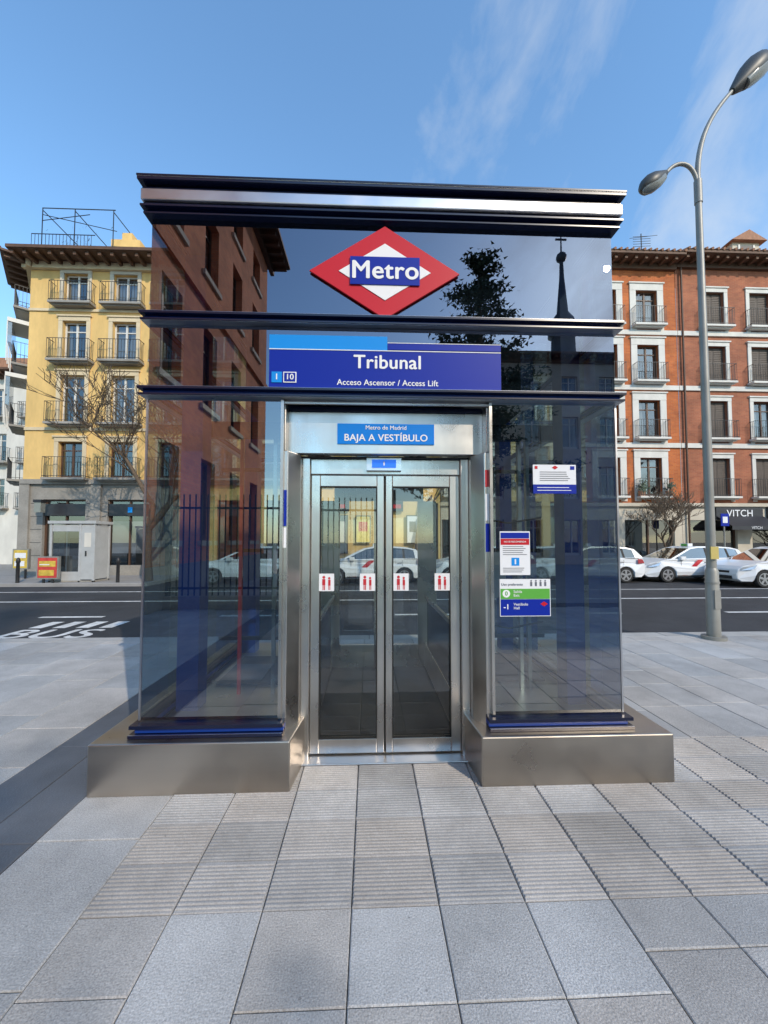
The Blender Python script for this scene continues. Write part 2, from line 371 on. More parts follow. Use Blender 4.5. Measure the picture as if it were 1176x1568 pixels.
text('Metro de Madrid',.121,2.768,2.420,.042,white,H,'line_top',bold=.014); text('BAJA A VEST\u00cdBULO',.121,2.768,2.345,.070,white,H,'line_main',bold=.02)
def lines(b,x0,x1,z,n,dz,y,mt,h=.006):
    for i in range(n): b.box(x0,x1-random.uniform(0,.25)*(x1-x0),y,y+.0008,z-i*dz-h,z-i*dz,mt)
N1=root('notice_poster'); p=MB(); p.box(1.152,1.461,2.650,2.6535,1.995,2.135,paper); p.box(1.152,1.461,2.6485,2.652,1.93,1.9945,signblue)
p.box(1.165,1.185,2.648,2.6495,2.105,2.125,red); p.box(1.42,1.45,2.648,2.6495,2.10,2.125,signblue); rh(p,.022,.014,2.648,red,cx=1.31,cz=2.115,t=.001); lines(p,1.2,1.42,2.085,5,.015,2.648,txt,.004); lines(p,1.18,1.43,1.975,2,.02,2.6475,white,.004); p.fin('sheet',N1)
N2=root('notice_poster'); p=MB(); p.box(.910,1.1225,2.650,2.6535,1.36,1.664,paper); p.box(.915,1.117,2.6485,2.6495,1.615,1.655,signblue); p.box(.915,1.117,2.6485,2.6495,1.57,1.612,red)
lines(p,.93,1.10,1.56,5,.014,2.6485,txt,.004); p.box(.99,1.045,2.6485,2.6495,1.425,1.48,cyan); p.box(1.012,1.022,2.6478,2.6483,1.435,1.47,white); lines(p,.93,1.10,1.41,3,.013,2.6485,txt,.004); p.fin('sheet',N2)
text('NO SE RECOMIENDA',1.016,2.6475,1.591,.016,white,N2,'heading',bold=.02)
N3=root('notice_poster'); p=MB(); p.box(.905,1.262,2.650,2.6535,1.075,1.332,paper); p.box(.91,1.257,2.6485,2.6495,1.195,1.265,green); p.box(.91,1.257,2.6485,2.6495,1.08,1.193,signblue)
p.tube([(.95,2.6478,1.232),(.95,2.6484,1.232)],.027,white,12)
for i in range(4):
    xx=1.12+i*.033; p.box(xx,xx+.014,2.6485,2.6495,1.283,1.312,txt); p.tube([(xx+.007,2.6485,1.32),(xx+.007,2.6495,1.32)],.006,txt,8)
rh(p,.026,.017,2.6478,red,cx=1.215,cz=1.16,t=.0006)
p.fin('sheet',N3)
text('Uso preferente',.915,2.648,1.295,.024,txt,N3,'heading',ax='LEFT',bold=.01); text('0',.95,2.6468,1.232,.04,green,N3,'level_0',bold=.02); text('-1',.95,2.6475,1.140,.05,white,N3,'level_1',bold=.02)
text('Salida\nExit',1.0,2.6475,1.232,.026,white,N3,'exit',ax='LEFT',bold=.012); text('Vest\u00edbulo\nHall',1.0,2.6475,1.145,.026,white,N3,'hall',ax='LEFT',bold=.012)
for i,(a,c) in enumerate(((-.375,-.262),(-.07,.045),(.183,.298),(.495,.61))):
    s=root('door_sticker'); p=MB(); p.box(a,c,2.907,2.909,1.222,1.352,paper)
    mcx=(a+c)/2
    p.tube([(mcx-.02,2.906,1.325),(mcx-.02,2.9069,1.325)],.011,redp,8); p.box(mcx-.032,mcx-.009,2.906,2.9069,1.265,1.312,redp); p.box(mcx-.029,mcx-.022,2.906,2.9069,1.23,1.264,redp); p.box(mcx-.018,mcx-.011,2.906,2.9069,1.23,1.264,redp)
    p.tube([(mcx+.02,2.906,1.318),(mcx+.02,2.9069,1.318)],.009,redp,8); p.box(mcx+.012,mcx+.03,2.906,2.9069,1.262,1.307,redp); p.box(mcx+.014,mcx+.019,2.906,2.9069,1.23,1.261,redp); p.box(mcx+.023,mcx+.028,2.906,2.9069,1.23,1.261,redp)
    p.fin('sticker',s)
s=root('jamb_notice'); p=MB()
p.box(-.59,-.572,2.6765,2.679,1.70,1.95,signblue); p.box(-.59,-.572,2.6765,2.679,1.55,1.69,paper)
p.box(.819,.845,2.6765,2.679,1.98,2.1,redp); p.box(.819,.845,2.6765,2.679,1.74,1.93,paper); p.box(.819,.845,2.6765,2.679,1.52,1.72,signblue)
p.fin('strips',s)

# ---------------------------------------------------------------- buildings
def facade(b,x0,x1,z0,z1,ops,wm,y=0,rev=.22,rm=None):
    xs=sorted({x0,x1}|{o[0] for o in ops}|{o[1] for o in ops}); zs=sorted({z0,z1}|{o[2] for o in ops}|{o[3] for o in ops})
    xs=[v for v in xs if x0<=v<=x1]; zs=[v for v in zs if z0<=v<=z1]
    for i in range(len(xs)-1):
        for j in range(len(zs)-1):
            cx=(xs[i]+xs[i+1])/2; cz=(zs[j]+zs[j+1])/2
            if any(o[0]<cx<o[1] and o[2]<cz<o[3] for o in ops): continue
            b.quad((xs[i],y,zs[j]),(xs[i+1],y,zs[j]),(xs[i+1],y,zs[j+1]),(xs[i],y,zs[j+1]),wm)
    rm=rm or wm
    for a,c,e,h in ops:
        b.quad((a,y,e),(a,y+rev,e),(a,y+rev,h),(a,y,h),rm); b.quad((c,y,e),(c,y,h),(c,y+rev,h),(c,y+rev,e),rm)
        b.quad((a,y,h),(a,y+rev,h),(c,y+rev,h),(c,y,h),rm); b.quad((a,y,e),(c,y,e),(c,y+rev,e),(a,y+rev,e),rm)
def window(b,a,c,e,h,y=0,fm=frame_w,kind='french',rev=.22):
    yy=y+rev-.06; w=.07
    if kind=='shut':
        for (p0,p1) in ((a+.01,(a+c)/2-.01),((a+c)/2+.01,c-.01)):
            b.box(p0,p1,yy,yy+.04,e,h,shutter)
            z=e+.1
            while z<h-.1: b.box(p0+.05,p1-.05,yy-.02,yy-.001,z,z+.05,shutter); z+=.10
        return
    b.box(a,a+w,yy,yy+.06,e,h,fm); b.box(c-w,c,yy,yy+.06,e,h,fm); b.box(a+w,c-w,yy,yy+.06,h-w,h,fm); b.box(a+w,c-w,yy,yy+.06,e,e+.18,fm)
    mid=(a+c)/2; b.box(mid-.045,mid+.045,yy-.005,yy+.06,e+.18,h-w,fm)
    zt=h-(h-e)*.24; b.box(a+w,mid-.045,yy,yy+.05,zt,zt+.05,fm); b.box(mid+.045,c-w,yy,yy+.05,zt,zt+.05,fm)
    b.quad((a+w,yy+.03,e),(c-w,yy+.03,e),(c-w,yy+.03,h),(a+w,yy+.03,h),wglass)
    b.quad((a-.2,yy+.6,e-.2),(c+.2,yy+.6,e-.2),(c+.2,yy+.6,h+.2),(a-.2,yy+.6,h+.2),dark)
    q=random.random()
    if q<.75:
        f=random.uniform(.25,.5)*(c-a)
        b.quad((a,yy+.12,e),(a+f,yy+.12,e),(a+f*.7,yy+.12,h),(a,yy+.12,h),curtain)
        if q<.5: b.quad((c-f,yy+.12,e),(c,yy+.12,e),(c,yy+.12,h),(c-f*.7,yy+.12,h),curtain)
def surround(b,a,c,e,h,mt,w=.18,d=.05,y=0):
    b.box(a-w,a,y-d,y-.002,e,h,mt); b.box(c,c+w,y-d,y-.002,e,h,mt); b.box(a-w,c+w,y-d-.01,y-.002,h,h+w*1.1,mt)
    b.box(a-w-.06,c+w+.06,y-d-.06,y-.002,h+w*1.1,h+w*1.1+.07,mt)
def balcony(b,x0,x1,z,d=.45,y=0,h=1.0,slabm=None,gap=.13):
    b.box(x0,x1,y-d,y-.001,z-.10,z,slabm or stone); b.box(x0+.1,x1-.1,y-d+.12,y-.001,z-.16,z-.101,slabm or stone)
    for zz in (z+.06,z+h-.02): 
        b.box(x0+.02,x1-.02,y-d+.02,y-d+.04,zz,zz+.02,iron); b.box(x0+.02,x0+.04,y-d+.045,y,zz,zz+.02,iron); b.box(x1-.04,x1-.02,y-d+.045,y,zz,zz+.02,iron)
    n=int((x1-x0)/gap)
    for i in range(n+1):
        x=x0+.02+i*(x1-x0-.06)/n; b.box(x,x+.013,y-d+.022,y-d+.035,z,z+h,iron)
    for k in range(1,4):
        yy=y-d+.03+k*d/4.3
        b.box(x0+.02,x0+.033,yy,yy+.013,z,z+h,iron); b.box(x1-.033,x1-.02,yy,yy+.013,z,z+h,iron)
def eave(b,x0,x1,z,d=.9,y=0,mt=wood,step=.55,mold=None):
    b.box(x0,x1,y-d,y+.3,z,z+.10,mt); b.box(x0,x1,y-d-.06,y-d,z+.02,z+.16,mt); b.box(x0,x1,y-.18,y-.002,z-.32,z-.002,mold or mt)
    x=x0+.1
    while x<x1-.1:
        b.prism_y([(x,z-.001),(x,z-.16),(x+.14,z-.16),(x+.14,z-.001)],y-d+.08,y-.181,mt); x+=step
YB=root('yellow_apartment_building')
rows=[(12.70,14.25),(9.98,11.95),(7.03,9.35),(4.47,6.2)]; ZT=14.72
M=Matrix.Translation((0,18.3,0)); b=MB(M); w=MB(M); bal=MB(M); tr=MB(M)
xsL=[-13.9+2.3*i for i in range(8)]
x0,x1=-16.0,3.4
ops=[(x-.55,x+.55,e,h) for x in xsL for e,h in rows]
facade(b,x0,x1,4.35,ZT,ops,yellow)
for x in xsL:
    for i,(e,h) in enumerate(rows):
        window(w,x-.55,x+.55,e,h,fm=frame_w if i<3 else frame_b); surround(tr,x-.55,x+.55,e,h,yellow_tr if i else cream)
        balcony(bal,x-.95,x+.95,e,.45,slabm=stone,h=.95)
tr.box(x0-.03,x1,-.14,-.002,4.2,4.42,stone); tr.box(x0,x1,-.06,-.002,6.72,6.86,yellow_tr); tr.box(x0,x1,-.06,-.002,12.4,12.52,yellow_tr)
gops=[]
for i,x in enumerate([-14.1,-11.2,-8.6,-6.2,-3.9]):
    gops.append((x-.95,x+.95,.45 if i%2 else .05,3.5))
gops.append((2.7,3.3,.05,3.4))
facade(b,x0,-8.0,0,4.2,[g_ for g_ in gops if g_[1]<-8],stone,rev=.35)
facade(b,-8.0,x1,0,4.2,[g_ for g_ in gops if g_[0]>-8],yellow,rev=.35)
for i,(a,c,e,h) in enumerate(gops):
    if a<-8<c: continue
    b.quad((a,.35,e),(c,.35,e),(c,.35,h),(a,.35,h),dshop); w.quad((a,.2,e),(c,.2,e),(c,.2,h),(a,.2,h),wglass)
    w.box(a,a+.07,.14,.2,e,h,frame_b); w.box(c-.07,c,.14,.2,e,h,frame_b); w.box(a+.07,c-.07,.14,.2,h-.07,h,frame_b); w.box((a+c)/2-.03,(a+c)/2+.03,.14,.2,e,h-.07,frame_b)
    tr.box(a,c,.05,.13,h-.75,h-.2,dshop)
    if i in (0,1): b.box(a+.1,c-.1,.24,.28,1.0,2.5,paper)
    if i==1: tr.box(a+.9,a+1.1,.03,.049,h-.6,h-.35,cyan)
for x in [-15.85,-12.65,-9.9]: tr.box(x-.22,x+.22,-.10,-.002,0,4.19,stone)
for z in (.9,1.5,2.1,2.7,3.3):
    for x,xx in ((-15.6,-15.1),(-13.1,-12.9),(-12.4,-12.2),(-10.2,-10.15)): tr.box(x,xx,-.004,-.0015,z,z+.02,dark)
tr.box(x0,-8,-.05,-.003,0,.4,stone); tr.box(-2.9,2.6,-.06,-.003,0,.75,stone)
eave(tr,x0-.3,x1,ZT,.95,mt=wood,mold=yellow_tr)
b.quad((x0,.0,0),(x0,12,0),(x0,12,ZT),(x0,0,ZT),yellow); b.quad((x1,0,0),(x1,12,0),(x1,12,ZT),(x1,0,ZT),yellow)
b.box(x0-.2,x1,-.8,12,ZT+.1,ZT+.22,tilem)
Z2=ZT+.22
b.box(-12.9,-11.5,.8,2.6,Z2,Z2+1.7,yellow); b.box(-12.5,-12.0,1.0,2.3,Z2+1.7,Z2+2.2,yellow); b.box(-13.0,-11.4,.7,2.7,Z2+.95,Z2+1.03,yellow_tr)
b.prism_y([(-11.4,Z2),(-10.0,Z2),(-10.0,Z2+.9),(-11.4,Z2+1.1)],1.2,3.6,tilem); b.box(-9.7,x1,3.0,8,Z2,Z2+1.2,yellow); b.box(-9.8,x1,2.8,8,Z2+1.2,Z2+1.35,tilem)
b.box(-10.9,-10.6,1.5,2.0,Z2+1.0,Z2+1.6,yellow)
for x in [-15.8+.16*i for i in range(18)]: bal.box(x,x+.015,-.3,-.285,Z2,Z2+1.0,iron)
for z in (Z2+.4,Z2+.98): bal.box(-15.8,-12.9,-.305,-.28,z,z+.03,iron)
for x in (-15.6,-14.1,-12.3): bal.box(x,x+.03,0,.03,Z2,Z2+2.5,iron); bal.box(x,x+.03,2.5,2.53,Z2,Z2+2.3,iron); bal.box(x,x+.03,.05,2.5,Z2+2.4,Z2+2.43,iron)
bal.box(-15.6,-12.2,0,.03,Z2+2.5,Z2+2.53,iron); bal.box(-15.6,-12.2,2.5,2.53,Z2+2.3,Z2+2.33,iron)
bal.tube([(-15.6,.02,Z2+2.2),(-12.3,.3,Z2+1.7)],.018,iron,5); bal.tube([(-15.6,.02,Z2+1.9),(-13.6,.3,Z2+2.5)],.018,iron,5)
for i in range(420):
    a=random.gauss(-14.7,.6); z=Z2+abs(random.gauss(0,.75))
    bal.add([(a,.6+random.random()*.5,z),(a+.14,.6,z+.05),(a+.05,.7,z+.16)],[(0,1,2)],leafm)
b.fin('walls',YB); w.fin('windows',YB); tr.fin('cornices',YB); bal.fin('balconies',YB)
Mc=Matrix.Translation((-17.55,20.35,0))@Matrix.Rotation(math.atan2(-2.05,1.55),4,'Z'); cl=math.hypot(2.05,1.55)
b=MB(Mc)
cops=[(cl/2-.5,cl/2+.5,e,h) for e,h in rows]
facade(b,0,cl,4.35,ZT,cops,yellow); facade(b,0,cl,0,4.35,[(cl/2-.6,cl/2+.6,.05,3.2)],stone)
for e,h in rows: window(b,cl/2-.5,cl/2+.5,e,h); balcony(b,cl/2-.85,cl/2+.85,e,.6,slabm=stone)
for e,h in rows[1:3]:
    b.box(cl/2-.8,cl/2+.8,-.75,-.61,e+.9,h-.1,wglass); b.box(cl/2-.85,cl/2+.85,-.78,-.003,h-.09,h+.1,frame_w)
    for q in (-.83,-.28,.28,.78): b.box(cl/2+q,cl/2+q+.06,-.79,-.755,e,h-.1,frame_w)
b.quad((cl/2-.6,.3,0),(cl/2+.6,.3,0),(cl/2+.6,.3,3.2),(cl/2-.6,.3,3.2),dshop)
eave(b,-.3,cl+.3,ZT+.003,1.0,mt=wood,mold=yellow_tr); b.box(-.1,cl,-.12,-.002,4.2,4.42,stone)
b.fin('corner_bay',YB)
DB=root('distant_apartment_building'); M=Matrix.Translation((-34,27,0)); b=MB(M)
rr=[(3.8+3.1*i,5.8+3.1*i) for i in range(3)]; xx=[1.5+2.4*i for i in range(6)]
dops=[(x-.5,x+.5,e,h) for x in xx for e,h in rr]
facade(b,0,15.6,0,13,dops,whitepl)
for o in dops: window(b,*o); balcony(b,o[0]-.35,o[1]+.35,o[2],.5)
eave(b,-.3,15.9,13,.8); b.box(0,15.6,0.01,10,13.1,14.2,tilem); b.quad((15.6,0,0),(15.6,10,0),(15.6,10,13),(15.6,0,13),whitepl); b.fin('facade',DB)

rrows=[(13.3,15.3),(10.2,12.25),(7.1,9.2),(3.95,6.05)]
def rbuild(name,x0,x1,cols,wm,kind,fw,gm,seed,hw=.6,ztop=16.75,over=.8):
    random.seed(seed); E=root(name); M=Matrix.Translation((0,20,0)); b=MB(M); w=MB(M); tr=MB(M); bal=MB(M)
    ops=[(c-hw,c+hw,e,h) for c in cols for e,h in rrows]
    facade(b,x0,x1,3.6,ztop,ops,wm)
    for c in cols:
        for e,h in rrows:
            k='french' if kind=='french' or random.random()<.12 else 'shut'
            window(w,c-hw,c+hw,e,h,fm=fw,kind=k); surround(tr,c-hw,c+hw,e-.25,h,whitepl,w=.34 if kind=='french' else .2)
            balcony(bal,c-hw-.28,c+hw+.28,e,.40,slabm=whitepl,h=.95)
    for e,h in rrows[1:]: tr.box(x0,x1,-.09,-.0025,h+.55,h+.80,whitepl)
    n=max(2,int((x1-x0)/3)); step=(x1-x0)/n
    gops=[(x0+step*(i+.12),x0+step*(i+.88),.02,2.7) for i in range(n)]
    facade(b,x0,x1,0,3.6,gops,gm,rev=.35)
    for a,c,e,h in gops:
        b.quad((a,.35,e),(c,.35,e),(c,.35,h),(a,.35,h),dshop); w.quad((a,.2,e),(c,.2,e),(c,.2,h),(a,.2,h),wglass)
        for xx in (a,(a+c)/2-.04,c-.08): w.box(xx,xx+.08,.13,.2,e,h,frame_b)
    tr.box(x0,x1,-.16,-.001,3.42,3.6,gm)
    eave(tr,x0,x1,ztop,over,mt=wood,mold=frame_b if kind!='french' else wood)
    z=ztop+.17; tr.add([(x0,-over-.1,z),(x1,-over-.1,z),(x1,6,z+2.6),(x0,6,z+2.6)],[(0,1,2,3)],tilem)
    x=x0+.1
    while x<x1: tr.tube([(x,-over-.12,z+.03),(x,6,z+2.65)],.07,tilem,6); x+=.32
    b.quad((x0,0.01,0),(x0,10,0),(x0,10,ztop),(x0,0.01,ztop),wm); b.quad((x1,0.01,0),(x1,10,0),(x1,10,ztop),(x1,0.01,ztop),wm)
    b.tube([(x0+.25,-.12,0),(x0+.25,-.12,ztop-.3)],.05,frame_b,8)
    return E,b,w,tr,bal
E,b,w,tr,bal=rbuild('orange_brick_building',9.6,16.8,[10.6,12.85,15.15],brick_o,'french',frame_b,cream,3)
def dormer(b,cx,y,z,wd,h,wm):
    b.box(cx-wd,cx+wd,y,y+3,z,z+h,wm); b.prism_y([(cx-wd-.25,z+h),(cx+wd+.25,z+h),(cx,z+h+wd*.75)],y-.25,y+3,tilem); b.box(cx-wd*.5,cx+wd*.5,y-.03,y-.002,z+.3,z+h-.2,dark)
    for s in (-1,1): b.box(cx+s*wd*.55-.05,cx+s*wd*.55+.05,y-.05,y-.001,z+.25,z+h-.15,frame_w)
b.box(13.4,14.6,1.5,3.5,17,18.6,whitepl); b.box(13.3,14.7,1.4,3.6,18.6,18.75,tilem); b.box(13.75,14.25,1.45,1.499,17.9,18.4,dark); dormer(b,11.5,1.0,17.0,.7,1.2,cream)
bal.tube([(16.1,1.5,17.3),(16.1,1.5,19.8)],.03,iron,5)
for k in range(5): bal.tube([(15.6,1.5,19.0+k*.15),(16.6,1.4,19.0+k*.15)],.015,iron,4)
bal.tube([(15.4,1.5,19.5),(17.1,1.5,19.75)],.015,iron,4)
random.seed(5)
for (px_,pz_) in ((14.4,3.95),(15.9,3.95),(12.2,7.1)):
    for i in range(120):
        q=Vector((px_+random.gauss(0,.13),-.35+random.gauss(0,.08),pz_+.45+random.gauss(0,.16))); bal.add([tuple(q),tuple(q+Vector((.09,.01,.03))),tuple(q+Vector((.03,.02,.1)))],[(0,1,2)],leafm)
    bal.box(px_-.14,px_+.14,-.36,-.2,pz_+.001,pz_+.28,tilem)
for n,o in (('walls',b),('windows',w),('cornices',tr),('balconies',bal)): o.fin(n,E)
E2,b,w,tr,bal=rbuild('red_brick_building',16.83,34,[18.95,21.6,24.4,27.2,30,32.8],brick_r,'shut',frame_b,cream,5,ztop=16.9)
dormer(b,21.6,.6,17.35,.8,1.35,cream); dormer(b,26.5,.6,17.35,.8,1.35,cream)
tr.box(18.6,21.2,-.12,-.004,2.72,3.38,dshop); tr.box(21.5,24.3,-.12,-.004,2.72,3.38,dshop); tr.box(24.6,33,-.12,-.004,2.72,3.38,dshop)
tr.add([(18.6,-.13,2.9),(21.2,-.13,2.9),(21.2,-1.0,2.35),(18.6,-1.0,2.35),(18.6,-1.0,2.15),(21.2,-1.0,2.15)],[(0,1,2,3),(3,2,5,4)],dshop)
tr.add([(21.5,-.13,2.9),(24.3,-.13,2.9),(24.3,-1.0,2.35),(21.5,-1.0,2.35),(21.5,-1.0,2.15),(24.3,-1.0,2.15)],[(0,1,2,3),(3,2,5,4)],dshop)
for n,o in (('walls',b),('windows',w),('cornices',tr),('balconies',bal)): o.fin(n,E2)
text('VITCH',19.9,19.86,3.05,.5,white,E2,'shop_lettering',bold=.01); text('VITCH',22.9,19.86,3.05,.5,white,E2,'shop_lettering_b',bold=.01); text('VITCH',19.9,18.98,2.25,.2,white,E2,'awning_text')
E3,b,w,tr,bal=rbuild('cream_apartment_building',3.43,9.57,[4.7,6.5,8.3],whitepl,'french',frame_w,cream,9,ztop=16.0)
for n,o in (('walls',b),('windows',w),('cornices',tr),('balconies',bal)): o.fin(n,E3)

# ---------------------------------------------------------------- behind the camera (seen mirrored in the glass)
BB=root('brick_museum_building'); M=Matrix.Translation((-4.9,-12.8,0))@Matrix.Rotation(R(90),4,'Z'); b=MB(M)
bops=[(1.2+2.3*i,2.2+2.3*i,e,h) for i in range(4) for e,h in ((1.6,4.0),(5.6,8.0),(9.6,11.6),(12.6,13.9))]
facade(b,0,9.6,0,15,bops,brick_b,rev=.3)
for a,c,e,h in bops: window(b,a,c,e,h,fm=frame_b,rev=.3); b.box(a-.15,c+.15,-.08,-.003,e-.15,e-.002,cream)
b.box(0,9.6,-.12,-.002,8.6,8.85,brick_b); b.box(0,9.6,-.12,-.002,0,1.0,stone)
eave(b,-.6,10.0,15,.9); b.box(-.6,10,.01,10,15.1,15.6,tilem)
b.quad((9.6,0,0),(9.6,10,0),(9.6,10,15),(9.6,0,15),brick_b); b.quad((0,0,0),(0,10,0),(0,10,15),(0,0,15),brick_b)
b.fin('walls',BB)
PB=root('plaster_apartment_building'); M=Matrix.Translation((44,-20,0))@Matrix.Rotation(R(180),4,'Z'); b=MB(M)
pops=[(1.2+2.6*i,2.3+2.6*i,e,h) for i in range(14) for e,h in ((.6,3.0),(4.4,6.6),(7.8,10),(11.0,12.8))]
facade(b,0,38,0,14,pops,cream)
for o in pops: window(b,*o)
eave(b,0,38,14,.7); b.box(0,38,.01,10,14.1,14.5,tilem); b.quad((38,0,0),(38,10,0),(38,10,14),(38,0,14),cream); b.fin('walls',PB)
CH=root('church_tower'); b=MB(Matrix.Translation((23.7,-40,0)))
cs=mat('church_slate',(.06,.065,.08),.5,var=.3)
b.box(-3,3,-3,3,0,19,brick_b); b.box(-3.4,3.4,-3.4,3.4,19,19.6,stone)
def lathe(b,prof,m,seg=8): b.tube([(0,0,z) for z,r in prof],[r for z,r in prof],m,seg)
lathe(b,[(19.6,3.0),(21.5,2.9),(22.6,2.2),(23.4,1.5),(26.5,1.4),(26.8,1.8),(27.2,1.8),(28.6,1.3),(29.5,.7),(34,.30),(36,.22)],cs)
lathe(b,[(35.9,.1),(36.2,.5),(36.6,.65),(37.0,.5),(37.3,.1),(40,.07)],cs); b.box(-.7,.7,-.06,.06,38.8,39,iron)
b.fin('tower',CH)
FN=root('iron_fence'); b=MB()
x=-4.7
while x<.6: b.box(x,x+.026,-4.0,-3.974,.3,2.7,iron); x+=.14
for z in (.45,2.35): b.box(-4.8,.6,-4.02,-3.96,z,z+.05,iron)
for x in (-4.8,-2.1,.6): b.box(x,x+.08,-4.04,-3.94,.3,2.9,iron)
b.box(-4.85,.7,-4.15,-3.83,-.01,.3,stone); b.fin('railings',FN)
random.seed(11)
P=root('pine_tree'); tx,ty=5.9,-14.7; b=MB(); b.tube([(tx,ty,0),(tx+.1,ty,6),(tx,ty+.1,12),(tx,ty,16.5)],[.35,.28,.18,.05],bark,8); lf=MB()
for i in range(54):
    z=3.5+i*.245; L_=(17.6-z)*.26*random.uniform(.4,1.4)+.5; a=random.uniform(0,6.28)
    ex,ey,ez=tx+math.cos(a)*L_,ty+math.sin(a)*L_,z+L_*.3
    b.tube([(tx,ty,z),(ex,ey,ez)],[.06,.02],bark,5)
    for k in range(int(110+L_*70)):
        q=random.uniform(.2,1.08); px=tx+(ex-tx)*q+random.gauss(0,.12+.08*L_); py=ty+(ey-ty)*q+random.gauss(0,.12+.08*L_); pz=z+(ez-z)*q+random.gauss(0,.17)
        d=Vector((random.gauss(0,1),random.gauss(0,1),random.gauss(0,.6))).normalized()*.24; e=Vector((random.gauss(0,1),random.gauss(0,1),random.gauss(0,1))).normalized()*.09
        c=Vector((px,py,pz)); lf.add([tuple(c-e),tuple(c+d),tuple(c+e)],[(0,1,2)],leafm)
b.fin('trunk',P); lf.fin('needles',P)

# ---------------------------------------------------------------- bare trees
def bare(name,loc,h,seed,r0=.16,lean=(0,0),depth=6,first=.32):
    random.seed(seed); E=root(name); b=MB()
    def grow(p,d,l,r,k):
        pts=[p];rs=[r];q=p.copy();dd=d.copy();n=3
        for i in range(n):
            dd=(dd+Vector((random.gauss(0,.13),random.gauss(0,.13),random.gauss(0.05,.08)))).normalized(); q=q+dd*l/n; pts.append(q.copy()); rs.append(r*(1-.35*(i+1)/n))
        b.tube(pts,rs,bark,7 if k<2 else (5 if k<4 else 3),cap=False)
        if k>=depth: return
        for j in range(3 if k>0 else 4):
            t=random.uniform(.45,1) if j else 1
            i=min(n,max(1,round(t*n))); ang=random.uniform(0,6.28); s=random.uniform(.55,1.0)
            nd=(dd+Vector((math.cos(ang)*s,math.sin(ang)*s,random.uniform(-.15,.45)))).normalized()
            grow(pts[i],nd,l*random.uniform(.62,.82),max(rs[i]*random.uniform(.6,.76),.012),k+1)
    grow(Vector(loc),Vector((lean[0],lean[1],1)).normalized(),h*first,r0,0); b.fin('branches',E)
bare('bare_tree',(-8.7,15.6,0),9.6,4,.17,lean=(-.12,0))
bare('bare_tree',(2.3,17.7,0),8.5,9,.17,depth=5)
bare('bare_tree',(14.6,18.2,0),4.8,21,.10,depth=6)
bare('bare_tree',(24.5,18.2,0),5,22,.10,depth=5)

